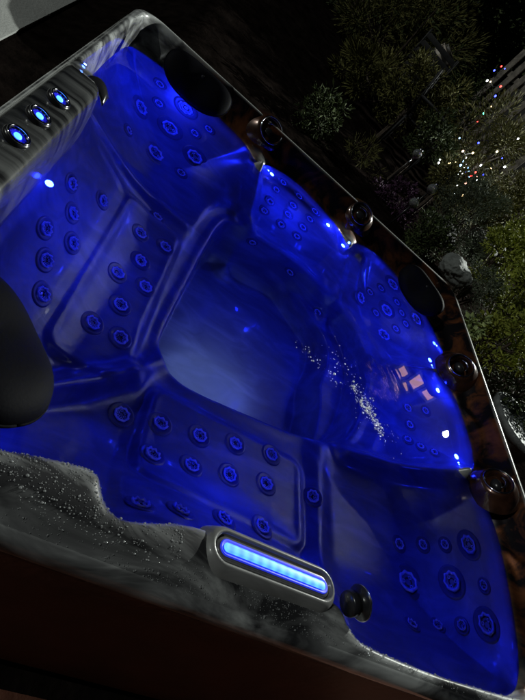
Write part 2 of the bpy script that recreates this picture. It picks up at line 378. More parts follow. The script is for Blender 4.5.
# ------------------------------------------------------------------ pillows
def pillow(c, ang, L_, W_, T_, tilt, bulge=1.0):
    """rounded headrest: superellipsoid with a seam and a shallow dip where the neck lies"""
    nu, nv = 56, 28; v = []; f = []
    def sp(c_, e): return math.copysign(abs(c_) ** e, c_)
    for i in range(nv + 1):
        ph = -math.pi / 2 + math.pi * i / nv
        for j in range(nu):
            th = 2 * math.pi * j / nu
            x = L_ * sp(math.cos(ph), .75) * sp(math.cos(th), .75); y = W_ * sp(math.cos(ph), .75) * sp(math.sin(th), .85)
            z = T_ * sp(math.sin(ph), .9)
            if z > 0: z -= T_ * .45 * math.exp(-(x / (L_ * .45)) ** 2) * (z / T_)
            y += .18 * W_ * (1 - (x / L_) ** 2)
            v.append((x, y, z))
    for i in range(nv):
        for j in range(nu):
            k = (j + 1) % nu; f.append((i * nu + j, i * nu + k, (i + 1) * nu + k, (i + 1) * nu + j))
    me_ = mesh('pillow', v, f); me_.materials.append(MPIL); me_.polygons.foreach_set('use_smooth', [True] * len(me_.polygons))
    o = bpy.data.objects.new('pillow', me_); COL.objects.link(o); o.parent = tub
    Mx = Matrix.Translation((c[0], c[1], c[2] + RIM)) @ Matrix.Rotation(math.radians(ang), 4, 'Z') @ Matrix.Rotation(math.radians(tilt), 4, 'X')
    place(o, Mx, tub)
    pts = []
    for j in range(73):
        th = 2 * math.pi * j / 72; x = L_ * sp(math.cos(th), .75) * 1.004; y = W_ * sp(math.sin(th), .85) * 1.004 + .18 * W_ * (1 - (x / L_) ** 2); pts.append((x, y, 0))
    q = link('piping', mesh('piping', *tube(pts, .0028, 8)), MPIPE); q.parent = o
    # dark pin that holds the pillow
    bm = bmesh.new()
    sphere_bm(bm, (0, -W_ * .3, T_ * .5), .008, 2, (1, 1, .5))
    q = link('pillow_pin', from_bm('pin', bm), MDARK); q.parent = o
P = on_plane(199, 83, -.03); pillow((P[0], P[1], -.03), 180, .16, .082, .035, -50)
P = on_plane(422, 290, -.03); pillow((P[0], P[1], -.03), 135, .155, .085, .035, -48)
pillow((.255, .262, .0), -45, .165, .105, .045, -18)

# ------------------------------------------------------------------ valve panel on the left rim
def panel_height(x, y): return None
bm = bmesh.new()
prof = []
yy = np.linspace(.56, 1.27, 40)
vv = []; ff = []
for i, y in enumerate(yy):
    u = (y - .56) / .71
    w = .125 * min(1, (1 - u) * 6 + .35) ** .5
    for k, (a, b_) in enumerate([(.0, -.055), (.02, .002), (.10, .022), (.2, .030), (.8, .034), (.9, .030), (.96, .018), (1.0, -.01), (1.03, -.05), (1.04, -.16)]):
        vv.append((.022 + a * w, y, b_ * (1 if b_ < 0 else min(1, (1 - u) * 8 + .3)) + RIM))
for i in range(39):
    for k in range(9):
        ff.append((i * 10 + k, i * 10 + k + 1, (i + 1) * 10 + k + 1, (i + 1) * 10 + k))
ff.append(tuple(range(9, -1, -1))); ff.append(tuple(39 * 10 + k for k in range(10)))
MPANEL = None
def reflection_streaks():
    m, nt, b = mat('panel with painted reflections'); L = nt.links.new; N = nt.nodes.new
    tc = N('ShaderNodeTexCoord'); mp = N('ShaderNodeMapping'); mp.inputs['Scale'].default_value = (3, 34, 6); L(tc.outputs['Object'], mp.inputs['Vector'])
    n1 = N('ShaderNodeTexNoise'); n1.inputs['Scale'].default_value = 1; n1.inputs['Detail'].default_value = 6; L(mp.outputs['Vector'], n1.inputs['Vector'])
    r = N('ShaderNodeValToRGB'); r.color_ramp.elements[0].position = .35; r.color_ramp.elements[0].color = (.010, .010, .011, 1)
    r.color_ramp.elements[1].position = .78; r.color_ramp.elements[1].color = (.15, .155, .155, 1); L(n1.outputs['Fac'], r.inputs['Fac']); L(r.outputs['Color'], b.inputs['Base Color'])  # pale streaks are reflections painted into the panel's colour
    b.inputs['Roughness'].default_value = .25; b.inputs['Coat Weight'].default_value = 1; b.inputs['Coat Roughness'].default_value = .1
    return m
MPANEL = reflection_streaks()
link('valve_panel', mesh('valve_panel', vv, ff), MPANEL, tub)
def knob(px, py):
    P = on_plane(px, py, .045)
    Mx = Matrix.Translation((P[0], P[1], RIM + .034)) @ Matrix.Rotation(math.radians(12), 4, 'Y') @ Matrix.Scale(.84, 4)
    v, f = lathe([(.036, -.004), (.037, .004), (.034, .010), (.029, .013), (.026, .012), (.024, .006)], 40)
    me_ = mesh('knob', v, f); me_.materials.append(MDARK); me_.polygons.foreach_set('use_smooth', [True] * len(me_.polygons))
    b = bpy.data.objects.new('valve_knob', me_); COL.objects.link(b); b.parent = tub; place(b, Mx, tub)
    v, f = lathe(torus_prof(.0285, .0035, .013), 40, True); o = link('knob_ring', mesh('knob_ring', v, f), MCHROME); o.parent = b
    v, f = lathe([(.0003, .013), (.005, .0125), (.010, .010), (.0115, .005)], 28); o = link('knob_light', mesh('knob_light', v, f), MKNOB); o.parent = b
    v, f = lathe([(.0106, .007), (.016, .0085), (.0235, .0065)], 28); o = link('knob_inlay', mesh('knob_inlay', v, f), MKBLUE); o.parent = b
    bm = bmesh.new()
    for k in range(10):
        a = k * math.pi / 5; box_bm(bm, (.021 * math.cos(a), .021 * math.sin(a), .008), (.006, .0025, .006), Matrix.Rotation(a, 3, 'Z'), .0006)
    o = link('knob_grip', from_bm('knob_grip', bm), MCHROME); o.parent = b
for p in [(18, 134), (40, 114), (60, 97)]: knob(*p)
# curved spout at the panel's end
bm = bmesh.new()
Pa = on_plane(90, 118, .01)
v = []; f = []
for i in range(14):
    a = i / 13; yb = 1.225 + .075 * a; wz = .045 * math.sin(a * 2.2 + .6)
    for k in range(8):
        t = k / 7; v.append((.085 + .075 * t, yb + .02 * math.sin(t * 3), RIM - .03 + wz * (1 - .5 * t * t) + .01 * math.sin(t * 3.1)))
for i in range(13):
    for k in range(7): f.append((i * 8 + k, i * 8 + k + 1, (i + 1) * 8 + k + 1, (i + 1) * 8 + k))
o = link('waterfall_spout', mesh('waterfall_spout', v, f), MDARK, tub); md = o.modifiers.new('thick', 'SOLIDIFY'); md.thickness = .008

# ------------------------------------------------------------------ light strip set in the near rim
A = on_plane(229, 545, .018); B = on_plane(328, 585, .018)
ax = Vector(B - A); ln = ax.length; mid = Vector((A + B) / 2); angz = math.atan2(ax.y, ax.x)
Mst = Matrix.Translation((mid.x, mid.y, RIM + .0)) @ Matrix.Rotation(angz, 4, 'Z') @ Matrix.Rotation(math.radians(-4), 4, 'X')
def capsule(hl, r, n=14):
    p = []
    for k in range(n + 1):
        a = -math.pi / 2 + math.pi * k / n; p.append((hl + r * math.cos(a), r * math.sin(a)))
    for k in range(n + 1):
        a = math.pi / 2 + math.pi * k / n; p.append((-hl + r * math.cos(a), r * math.sin(a)))
    return p
def cap_loft(levels, hl):
    rg = [[(x, y, z) for x, y in capsule(hl, r)] for r, z in levels]; v, f = loft(rg); n = len(rg[0]); f.append(tuple((len(rg) - 1) * n + k for k in range(n))); return v, f
hl = ln / 2 - .006
v, f = cap_loft([(.056, -.03), (.048, -.012), (.041, .002), (.034, .009), (.029, .0095), (.026, .004), (.024, -.001)], hl)
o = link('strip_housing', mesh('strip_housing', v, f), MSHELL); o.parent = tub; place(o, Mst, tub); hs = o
v, f = cap_loft([(.0235, -.002), (.0215, .004), (.0195, .0055), (.013, .005), (.012, .0045)], hl); q = link('bezel', mesh('bezel', v, f), MSMOKE); q.parent = hs
v, f = cap_loft([(.0088, .003), (.0088, .008), (.007, .0100), (.004, .0108)], hl); q = link('light_strip', mesh('light_strip', v, f), MSTRIP); q.parent = hs
v, f = cap_loft([(.0160, .0), (.0160, .0072), (.0140, .0078), (.0120, .0070)], hl)
q = link('lens_gasket', mesh('lens_gasket', v, f), emit('gasket strip glow', (.02, .04, .9), .5)); q.parent = hs  # gasket emits faintly itself, standing for the strip's glow around it
# diverter knob beside it
Pk = on_plane(362, 604, .02)
Mk = Matrix.Translation((Pk[0], Pk[1] + .005, RIM + .01)) @ Matrix.Rotation(math.radians(18), 4, 'Z') @ Matrix.Rotation(math.radians(78), 4, 'Y')
v, f = lathe([(0.001, -.03), (.024, -.03), (.026, -.026), (.026, -.012), (.020, -.010), (.020, .0), (.034, .002), (.036, .004), (.034, .007), (.02, .009), (.018, .022), (.014, .026), (0.001, .027)], 36)
me_ = mesh('diverter', v, f); me_.materials.append(MDARK); me_.polygons.foreach_set('use_smooth', [True] * len(me_.polygons))
o = bpy.data.objects.new('diverter_valve', me_); COL.objects.link(o); o.parent = tub; place(o, Mk, tub)
v, f = lathe(torus_prof(.0355, .0012, .0045), 40, True); q = link('valve_ring', mesh('valve_ring', v, f), MCHROME); q.parent = o

# ------------------------------------------------------------------ underwater lights
def lamp(name, loc, energy, col, size=.012, typ='POINT', aim=None, **kw):
    ld = bpy.data.lights.new(name, typ); ld.energy = energy; ld.color = col
    if typ in ('POINT', 'SPOT'): ld.shadow_soft_size = size
    for k, w_ in kw.items(): setattr(ld, k, w_)
    lo = bpy.data.objects.new(name, ld); COL.objects.link(lo); lo.location = loc
    if aim is not None: lo.rotation_euler = Vector(aim).to_track_quat('-Z', 'Y').to_euler()
    return lo
BLUE = (.006, .016, 1.0)
def led(px, py, e, off=.035, big=1):
    h = hit(px, py)
    if h is None: return
    x, y, z = h; n = Hn(x, y, .02)
    c = Vector((x, y, z + RIM))
    me_ = mesh('led', *lathe([(.0003, .0055), (.003, .005), (.0045, .003), (.005, .0)], 16)); me_.materials.append(MLED)
    o = bpy.data.objects.new('led_light', me_); COL.objects.link(o); o.parent = tub
    place(o, Matrix.Translation(c + n * .003) @ n.to_track_quat('Z', 'Y').to_matrix().to_4x4() @ Matrix.Scale(big, 4), tub)
    me2 = mesh('led_collar', *lathe(torus_prof(.0065, .0016, .001), 16, True)); me2.materials.append(MSMOKE)
    q = bpy.data.objects.new('led_collar', me2); COL.objects.link(q); q.parent = o
    p = c + n * off; p.z = min(p.z, RIM + WL - .02)
    lamp('led_glow', p, e, BLUE)
LEDS = [(84, 66, 1.6), (38, 174, .9), (268, 170, 1.2), (329, 225, 1.4), (349, 243, 1.2), (432, 366, .9), (438, 389, 1.3), (459, 464, 1.1), (437, 346, .6)]
for a in LEDS: led(*a)
# main lamp in the wall of the footwell, then unseen fill points in the water
def main_lamp(c, aim, e, col, r=.05, spot=150):
    n = Vector(aim).normalized()
    me_ = mesh('lens', *lathe([(.0003, .008), (r * .5, .007), (r * .8, .004), (r, 0)], 28)); me_.materials.append(MLEDM)
    o = bpy.data.objects.new('lamp_lens', me_); COL.objects.link(o); o.parent = tub
    place(o, Matrix.Translation(c) @ n.to_track_quat('Z', 'Y').to_matrix().to_4x4(), tub)
    lamp('footwell_light', Vector(c) + n * .03, e, col, 0, 'SPOT', n, spot_size=math.radians(spot), spot_blend=1.0)
main_lamp((.98, .795, RIM - .67), (.02, .50, -.78), 9.5, (.26, .39, 1.0), .028, 112)
for x, y, z, e in ((1.30, 1.25, -.38, 2.2), (1.72, 1.62, -.20, 3.2), (1.72, 1.10, -.20, 2.6), (.34, 1.88, -.16, 4.2), (1.05, 1.80, -.20, 3.2), (1.66, .50, -.20, .8), (.42, .95, -.22, 1.9), (.98, .48, -.26, 1.4), (.3, .30, -.25, .6)):
    lamp('underwater_fill', (x, y, RIM + z), e, BLUE, 0)  # bare blue points without fittings, added to spread the glow

# ------------------------------------------------------------------ water
def water_material():
    m, nt, b = mat('water'); L = nt.links.new; N = nt.nodes.new; nt.nodes.remove(b)
    out = nt.nodes['Material Output']
    g = N('ShaderNodeBsdfGlass'); g.inputs['IOR'].default_value = 1.33; g.inputs['Roughness'].default_value = 0.0; g.inputs['Color'].default_value = (.97, .985, 1, 1)
    tc = N('ShaderNodeTexCoord')
    n1 = N('ShaderNodeTexNoise'); n1.inputs['Scale'].default_value = 55; n1.inputs['Detail'].default_value = 3; n1.inputs['Distortion'].default_value = .6; L(tc.outputs['Object'], n1.inputs['Vector'])
    vm = N('ShaderNodeVectorMath'); vm.operation = 'SUBTRACT'; vm.inputs[1].default_value = (1.47, 1.09, RIM + WL); L(tc.outputs['Object'], vm.inputs[0])
    mp = N('ShaderNodeMapping'); mp.inputs['Rotation'].default_value = (0, 0, math.radians(35)); mp.inputs['Scale'].default_value = (5.5, 3.6, 1); L(vm.outputs[0], mp.inputs['Vector'])
    ln_ = N('ShaderNodeVectorMath'); ln_.operation = 'LENGTH'; L(mp.outputs['Vector'], ln_.inputs[0])
    mr = N('ShaderNodeMapRange'); mr.interpolation_type = 'SMOOTHSTEP'; mr.inputs['From Min'].default_value = 1.0; mr.inputs['From Max'].default_value = .1
    mr.inputs['To Min'].default_value = .0012; mr.inputs['To Max'].default_value = .14; L(ln_.outputs['Value'], mr.inputs['Value'])
    bp = N('ShaderNodeBump'); bp.inputs['Distance'].default_value = .01; L(mr.outputs['Result'], bp.inputs['Strength']); L(n1.outputs['Fac'], bp.inputs['Height'])
    L(bp.outputs['Normal'], g.inputs['Normal']); L(g.outputs[0], out.inputs['Surface']); return m
MWATER = water_material()
NW = 300
wx = np.linspace(.02, SIZE - .02, NW); WX, WY = np.meshgrid(wx, wx, indexing='ij')
def waves(X, Y):
    z = 0
    for k, (a, l, th) in enumerate([(.00022, .54, .4), (.00012, .37, 1.6), (.00005, .23, 2.7), (.00001, .12, .9), (.00003, .29, 4.1)]):
        z = z + a * np.sin(2 * np.pi / l * (X * math.cos(th) + Y * math.sin(th)) + k * 1.7 + .8 * np.sin(3 * X + 2 * Y))
    r = np.hypot(X - 1.47, Y - 1.09); z = z + .0012 * np.exp(-(r / .13) ** 2) * np.sin(2 * np.pi * r / .07 + 3 * np.sin(9 * X) + 2 * np.cos(11 * Y))
    return z
wz = WL + RIM + waves(WX, WY)
keep = H(WX, WY) < WL + .02
idx = np.arange(NW * NW).reshape(NW, NW)
ok = keep[:-1, :-1] & keep[1:, :-1] & keep[1:, 1:] & keep[:-1, 1:]
F = np.stack([idx[:-1, :-1][ok], idx[1:, :-1][ok], idx[1:, 1:][ok], idx[:-1, 1:][ok]], 1)
used = np.unique(F); remap = -np.ones(NW * NW, int); remap[used] = np.arange(len(used))
V = np.stack([WX.ravel(), WY.ravel(), wz.ravel()], 1)[used]
me_ = bpy.data.meshes.new('water'); me_.from_pydata(V.tolist(), [], remap[F].tolist()); me_.update()
water = link('water', me_, MWATER); tag(water, 'still clear water filling the tub, rippled and foaming near the middle', kind='structure')

# small blobs as one mesh
ico = bmesh.new(); bmesh.ops.create_icosphere(ico, subdivisions=2, radius=1); IV = np.array([v.co[:] for v in ico.verts]); IF = np.array([[v.index for v in f.verts] for f in ico.faces]); ico.free()
def blobs(name, pos, rad, flat, m):
    n = len(pos); V = (IV[None] * np.stack([rad, rad, rad * flat], 1)[:, None, :] + pos[:, None, :]).reshape(-1, 3)
    F = (IF[None] + (np.arange(n) * len(IV))[:, None, None]).reshape(-1, 3)
    me_ = bpy.data.meshes.new(name); me_.from_pydata(V.tolist(), [], F.tolist()); me_.update(); return link(name, me_, m)
MFOAM = simple('foam', (.92, .94, .96), .15, noise=.04)
pos = []
for (a, b_, n, s) in [((364, 398), (382, 436), 170, .014), ((358, 400), (378, 425), 130, .008), ((352, 385), (370, 410), 80, .022), ((296, 340), (340, 385), 50, .016), ((330, 345), (365, 400), 60, .034), ((350, 400), (392, 440), 50, .04)]:
    for k in range(n):
        t = random.random(); P = on_plane(a[0] + (b_[0] - a[0]) * t, a[1] + (b_[1] - a[1]) * t, WL)
        pos.append((P[0] + random.gauss(0, s), P[1] + random.gauss(0, s), 0))
pos = np.array(pos); pos[:, 2] = WL + RIM + waves(pos[:, 0], pos[:, 1]) + .0005
rad = rng.gamma(1.6, .0007, len(pos)) + .0006
fo = blobs('foam_bubbles', pos, rad, .7, MFOAM); tag(fo, 'white foam bubbles floating where the water churns', 'foam', kind='stuff')
# condensation drops on the rim
def drop_material():
    m, nt, b = mat('water drop'); b.inputs['Base Color'].default_value = (.30, .31, .32, 1); b.inputs['Roughness'].default_value = .12
    b.inputs['Coat Weight'].default_value = 1; b.inputs['Coat Roughness'].default_value = .02; b.inputs['Specular IOR Level'].default_value = .8
    b.inputs['Transmission Weight'].default_value = .2; b.inputs['IOR'].default_value = 1.33; return m
MDROP = drop_material()
cand = []
while len(cand) < 4200:
    u = random.random()
    if u < .80: x, y = random.uniform(.12, 1.5), random.uniform(.004, .15)
    elif u < .9: x, y = random.uniform(1.5, 2.15), random.uniform(.005, .08)
    else: x, y = random.uniform(.01, .12), random.uniform(.2, 2.1)
    d = float(sdf(CONT, np.array(x), np.array(y)))
    if d > -.004: continue
    if x > .7 and x < 1.14 and y > .055: continue
    if .56 < y < 1.32 and x < .17: continue
    dens = .25 + .75 * (math.sin(x * 13) * math.sin(x * 31 + y * 50) > -.3)
    if random.random() > dens: continue
    cand.append((x, y, float(H(x, y)) + RIM))
cand = np.array(cand); rad = np.clip(rng.lognormal(math.log(.0007), .45, len(cand)), .0003, .0024)
cand[:, 2] += rad * .15
dr = blobs('water_drops', cand, rad * rng.uniform(.9, 1.25, len(cand)), .42, MDROP); tag(dr, 'clear water drops beaded all over the wet grey rim', 'water drops', kind='stuff')

# ------------------------------------------------------------------ ground, bank
def gz(x, y):
    dx = np.maximum(np.maximum(x - 2.2, -x * 0 - 9), 0); dy = np.maximum(y - 2.2, 0)
    d = np.hypot(dx, dy)
    h = .50 * sst(.35, 1.5, d) + .35 * sst(2, 6, d) + .9 * sst(6, 22, d) + 2.5 * sst(25, 120, d)
    left = sst(.3, -.6, x)                     # the patio side stays level
    return h * (1 - left) + (-0.0) * left
xs = np.concatenate([np.linspace(-150, -6, 24), np.linspace(-5.5, 10, 120), np.linspace(10.6, 200, 40)])
ys = np.concatenate([np.linspace(-150, -6, 20), np.linspace(-5.5, 12, 130), np.linspace(12.6, 250, 40)])
TX, TY = np.meshgrid(xs, ys, indexing='ij'); TZ = gz(TX, TY)
d_ = np.hypot(np.maximum(TX - 2.2, 0), np.maximum(TY - 2.2, 0))
TZ += rng.normal(0, .01, TX.shape) * sst(.4, 1.2, d_) * sst(.3, -.2, -TX)
nx, ny = len(xs), len(ys); idx = np.arange(nx * ny).reshape(nx, ny)
F = np.stack([idx[:-1, :-1].ravel(), idx[1:, :-1].ravel(), idx[1:, 1:].ravel(), idx[:-1, 1:].ravel()], 1)
me_ = bpy.data.meshes.new('ground'); me_.from_pydata(np.stack([TX.ravel(), TY.ravel(), TZ.ravel() - .008], 1).tolist(), [], F.tolist()); me_.update()
MSOIL = simple('soil', (.006, .0045, .004), 1, spec=0, noise=.6, nscale=9, bump=.9, bscale=30)
g = link('ground', me_, MSOIL); tag(g, 'dark soil of the garden around the tub, rising behind it', kind='structure')
def slab(name, x0, x1, y0, y1, m, label):
    bm = bmesh.new(); box_bm(bm, ((x0 + x1) / 2, (y0 + y1) / 2, -.03), (x1 - x0, y1 - y0, .08)); o = link(name, from_bm(name, bm), m, smooth=False); tag(o, label, kind='structure'); return o
MCONC = simple('concrete', (.33, .34, .33), .85, noise=.12, nscale=3, bump=.4, bscale=60)
slab('patio', -6, -.62, -4, 9, MCONC, 'pale grey concrete patio left of the tub')
MBRICK = simple('red brown paving', (.10, .032, .016), .7, noise=.5, nscale=5, bump=.5, bscale=30)
slab('path', -.60, 6, -4, -.02, MBRICK, 'dark red brown paving in front of the tub')

# ------------------------------------------------------------------ plants
def leafmat(name, c1, c2, rough=.5):
    m, nt, b = mat(name); L = nt.links.new; N = nt.nodes.new
    gi = N('ShaderNodeNewGeometry'); cr = N('ShaderNodeValToRGB'); cr.color_ramp.elements[0].color = (*c1, 1); cr.color_ramp.elements[1].color = (*c2, 1)
    L(gi.outputs['Random Per Island'], cr.inputs['Fac']); L(cr.outputs['Color'], b.inputs['Base Color']); b.inputs['Roughness'].default_value = .75; b.inputs['Specular IOR Level'].default_value = .2
    return m
MBARK = simple('bark', (.05, .035, .025), .9, noise=.4, nscale=30, bump=.8, bscale=60)
def leaf_mesh(name, pos, dirs, L_, W_):
    """kite-shaped folded leaves"""
    n = len(pos); d = dirs / np.linalg.norm(dirs, axis=1)[:, None]
    r = rng.normal(size=(n, 3)); s = np.cross(d, r); s /= np.linalg.norm(s, axis=1)[:, None]; up = np.cross(s, d)
    L_ = (L_ * rng.uniform(.6, 1.3, n))[:, None]; W_ = (W_ * rng.uniform(.6, 1.3, n))[:, None]
    a = pos; b_ = pos + d * L_ * .5 + s * W_ * .5 + up * W_ * .2; c = pos + d * L_; e = pos + d * L_ * .5 - s * W_ * .5 + up * W_ * .2; mm = pos + d * L_ * .5
    V = np.stack([a, b_, c, e, mm], 1).reshape(-1, 3); o = np.arange(n)[:, None] * 5
    F = np.concatenate([o + np.array([0, 1, 4]), o + np.array([1, 2, 4]), o + np.array([2, 3, 4]), o + np.array([3, 0, 4])], 0)
    me_ = bpy.data.meshes.new(name); me_.from_pydata(V.tolist(), [], F.tolist()); me_.update(); return me_
def shrub(name, px, py, dist, R, m, label, cat, n=5000, leaf=(.03, .012), sc=(1, 1, 1), clumps=40, needle=False, group=None, base=None):
    """crown centred on the line of sight at the given distance; stem and limbs reach down to the ground"""
    c = at_range(px, py, dist); gzv = float(gz(np.array(c.x), np.array(c.y))) if base is None else base
    gzv = min(gzv, c.z - R * .8)
    root = empty(name, (c.x, c.y, gzv)); tag(root, label, cat, group)
    cc = rng.normal(size=(clumps, 3)); cc /= np.linalg.norm(cc, axis=1)[:, None]; cc *= (rng.uniform(.25, 1, (clumps, 1)) ** .6)
    cc *= np.array(sc) * R; cc[:, 2] = np.maximum(cc[:, 2], -R * sc[2] * .9)
    rr = R * rng.uniform(.16, .34, clumps)
    k = rng.integers(0, clumps, n); off = rng.normal(size=(n, 3)); off /= np.linalg.norm(off, axis=1)[:, None]
    off *= (rng.uniform(.1, 1, (n, 1)) ** .5) * rr[k][:, None]
    pos = cc[k] + off; dirs = off / (np.linalg.norm(off, axis=1)[:, None] + 1e-6) + (.9 if needle else .5) * pos / R + rng.normal(size=(n, 3)) * (.2 if needle else .6) + np.array([0, 0, .2])
    pos = pos + np.array([0, 0, c.z - gzv])
    me_ = leaf_mesh('crown', pos, dirs, leaf[0], leaf[1]); me_.materials.append(m)
    o = bpy.data.objects.new('crown', me_); COL.objects.link(o); o.parent = root
    v = []; f = []
    h0 = c.z - gzv
    def add(vf):
        nonlocal v, f; o_ = len(v); v = v + list(vf[0]); f = f + [tuple(i + o_ for i in q) for q in vf[1]]
    tr = .035 * max(R, .3) / .5
    add(tube([(0, 0, -.05), (.02, .01, h0 * .4), (0, .02, h0)], [tr * 1.3, tr, tr * .5], 7))
    for q in range(0, clumps, 3):
        e = Vector(cc[q]) + Vector((0, 0, h0)); s_ = Vector((.01, .01, h0 * random.uniform(.5, .95)))
        add(tube([s_, s_.lerp(e, .5) + Vector((0, 0, -.03)), e], [tr * .5, tr * .3, tr * .1], 5))
    o = bpy.data.objects.new('trunk', mesh('trunk', v, f)); o.data.materials.append(MBARK); COL.objects.link(o); o.parent = root
    return root
MG1 = leafmat('grey green needles', (.05, .065, .045), (.11, .13, .085))
MG2 = leafmat('yellow green leaves', (.12, .15, .02), (.26, .28, .05))
MG3 = leafmat('dark green leaves', (.02, .032, .012), (.06, .08, .025))
MG4 = leafmat('olive leaves', (.06, .065, .018), (.14, .13, .04))
MG5 = leafmat('light green leaves', (.16, .22, .08), (.32, .38, .16))
MG7 = leafmat('dull olive leaves', (.06, .065, .018), (.14, .13, .035))
MG6 = leafmat('purple leaves', (.03, .012, .03), (.07, .03, .07))
shrub('conifer_shrub', 462, 222, 5.0, .40, MG1, 'dense grey green needled shrub just beyond the tub corner, above the pale rock', 'shrub', 9000, (.035, .006), needle=True)
shrub('conifer_shrub', 484, 158, 6.2, .62, MG4, 'olive green bush draped with coloured string lights', 'shrub', 9000, (.06, .012), needle=True)
shrub('leafy_shrub', 506, 252, 4.6, .30, MG2, 'yellow green small-leaved shrub right of the grey green needled shrub', 'shrub', 3500, (.035, .02))
shrub('leafy_shrub', 530, 300, 4.0, .26, MG2, 'bright yellow green feathery shrub at the right edge', 'shrub', 3000, (.05, .018), sc=(1, 1, 1.3))
shrub('dark_shrub', 500, 322, 4.3, .38, MG1, 'wiry dark green shrub beside the right side of the tub', 'shrub', 5500, (.028, .008), clumps=60)
shrub('dark_shrub', 520, 395, 4.0, .30, MG3, 'low dark shrub at the right edge beside the stone pot', 'shrub', 3000, (.035, .015))
shrub('leafy_plant', 474, 326, 3.3, .09, MG5, 'small plant with pale green oval leaves beside the tub rim', 'plant', 160, (.045, .024), sc=(.8, .8, 1.5), clumps=12)
shrub('cypress_shrub', 392, 62, 8, .95, MG4, 'tall dim cypress with drooping olive boughs behind the tub', 'tree', 9000, (.10, .016), sc=(.9, .9, 1.3), needle=True, clumps=50)
shrub('cypress_shrub', 345, 15, 9, .9, MG3, 'dim cypress at the top edge left of the drooping one', 'tree', 6000, (.10, .016), sc=(.7, .7, 1.5), needle=True)
shrub('dark_shrub', 430, 110, 8.0, .7, MG3, 'dark round bush behind the stake lanterns', 'shrub', 6000, (.05, .02))
shrub('purple_shrub', 394, 204, 5.0, .24, MG6, 'low purple leaved shrub beyond the far rim', 'shrub', 2200, (.04, .02))
shrub('grassy_plant', 357, 162, 5.2, .26, MG4, 'wispy dry plant with twigs beyond the far rim', 'plant', 900, (.07, .006), needle=True, clumps=26)
shrub('small_shrub', 280, 66, 6.5, .10, MG5, 'tiny pale plant alone on the dark ground behind the tub', 'plant', 60, (.06, .012), needle=True, clumps=8)
shrub('small_shrub', 302, 30, 8.5, .12, MG4, 'tiny olive plant farther back on the dark ground', 'plant', 90, (.06, .012), needle=True, clumps=8)
shrub('olive_shrub', 372, 88, 6.6, .42, MG7, 'drooping olive shrub in front of the tall dim cypress', 'shrub', 4200, (.09, .014), sc=(1.3, 1.3, .8), needle=True, clumps=22)
shrub('olive_shrub', 418, 98, 6.3, .45, MG7, 'loose olive shrub before the garden chair', 'shrub', 4200, (.06, .016), clumps=26)
shrub('olive_shrub', 432, 140, 5.6, .26, MG3, 'small dark shrub between the chair and the stake lanterns', 'shrub', 2400, (.045, .018), clumps=24)
shrub('leafy_shrub', 452, 178, 5.3, .20, MG4, 'low olive shrub under the brightest cluster of string lights', 'shrub', 2000, (.045, .012), clumps=24, needle=True)
shrub('dark_shrub', 505, 205, 5.4, .34, MG4, 'mid green shrub between the string-lit bush and the yellow green shrub', 'shrub', 4000, (.045, .014), clumps=34)
shrub('dark_shrub', 430, 238, 4.3, .2, MG3, 'very dark low shrub hugging the far rim left of the pale boulder', 'shrub', 2400, (.035, .014))
shrub('leafy_shrub', 512, 345, 3.6, .22, MG2, 'yellow green shrub above the stone pot', 'shrub', 2000, (.04, .018), clumps=26)
shrub('dark_shrub', 478, 285, 3.9, .16, MG1, 'twiggy grey green shrub right of the pale boulder', 'shrub', 1800, (.03, .008), clumps=30)
shrub('dark_shrub', 322, 118, 4.6, .22, MG3, 'nearly black low shrub beyond the middle of the far rim', 'shrub', 1500, (.05, .02))
# evergreen trees that close the view behind
for i, (px, py, d, R) in enumerate([(300, -40, 16, 2.6), (420, 0, 15, 2.2), (250, -10, 19, 2.4), (520, 60, 17, 2.4)]):
    shrub('evergreen_tree', px, py, d, R, MG3, ['huge black evergreen tree at the top centre, far behind the tub', 'black evergreen tree far behind the drooping cypress', 'black evergreen tree far behind the tub, leftmost of the far row', 'black evergreen tree far behind the picket fence'][i], 'tree', 7000, (.28, .10), sc=(1, 1, 1.2))

# rock by the corner
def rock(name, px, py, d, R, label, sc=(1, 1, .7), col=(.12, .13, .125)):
    c = at_range(px, py, d); bm = bmesh.new(); bmesh.ops.create_icosphere(bm, subdivisions=5, radius=R)
    from mathutils import noise as mn
    for v in bm.verts:
        p = v.co / R; k = 1 + .28 * mn.noise(p * 1.4 + Vector((px, 0, 0))) + .12 * mn.noise(p * 4) + .05 * mn.noise(p * 11)
        q = p * k; q = Vector((math.copysign(abs(q.x) ** .8, q.x), math.copysign(abs(q.y) ** .8, q.y), q.z)); v.co = Vector((q.x * sc[0], q.y * sc[1], q.z * sc[2])) * R
    o = link(name, from_bm(name, bm), simple('stone ' + str(px), col, .8, noise=.35, nscale=14, bump=.8, bscale=50)); o.location = c; tag(o, label, 'rock'); return o
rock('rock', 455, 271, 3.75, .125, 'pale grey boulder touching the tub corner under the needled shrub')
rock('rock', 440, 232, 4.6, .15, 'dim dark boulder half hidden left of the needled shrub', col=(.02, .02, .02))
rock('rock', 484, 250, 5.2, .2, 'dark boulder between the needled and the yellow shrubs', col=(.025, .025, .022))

# stone pot at the right edge
c = at_range(522, 424, 3.7)
pot = empty('plant_pot', (c.x, c.y, 0)); tag(pot, 'grey stone garden pot at the right edge beyond the rim', 'pot')
hh = c.z
v, f = lathe([(.13, 0), (.16, .05), (.21, hh * .5), (.23, hh - .06), (.25, hh - .05), (.26, hh - .02), (.25, hh), (.225, hh), (.215, hh - .05), (.0, hh - .06)], 40)
o = bpy.data.objects.new('pot_body', mesh('pot', v, f)); o.data.materials.append(simple('grey stone', (.09, .10, .105), .6, noise=.4, nscale=12, bump=.5)); COL.objects.link(o); o.parent = pot
o.data.polygons.foreach_set('use_smooth', [True] * len(o.data.polygons))

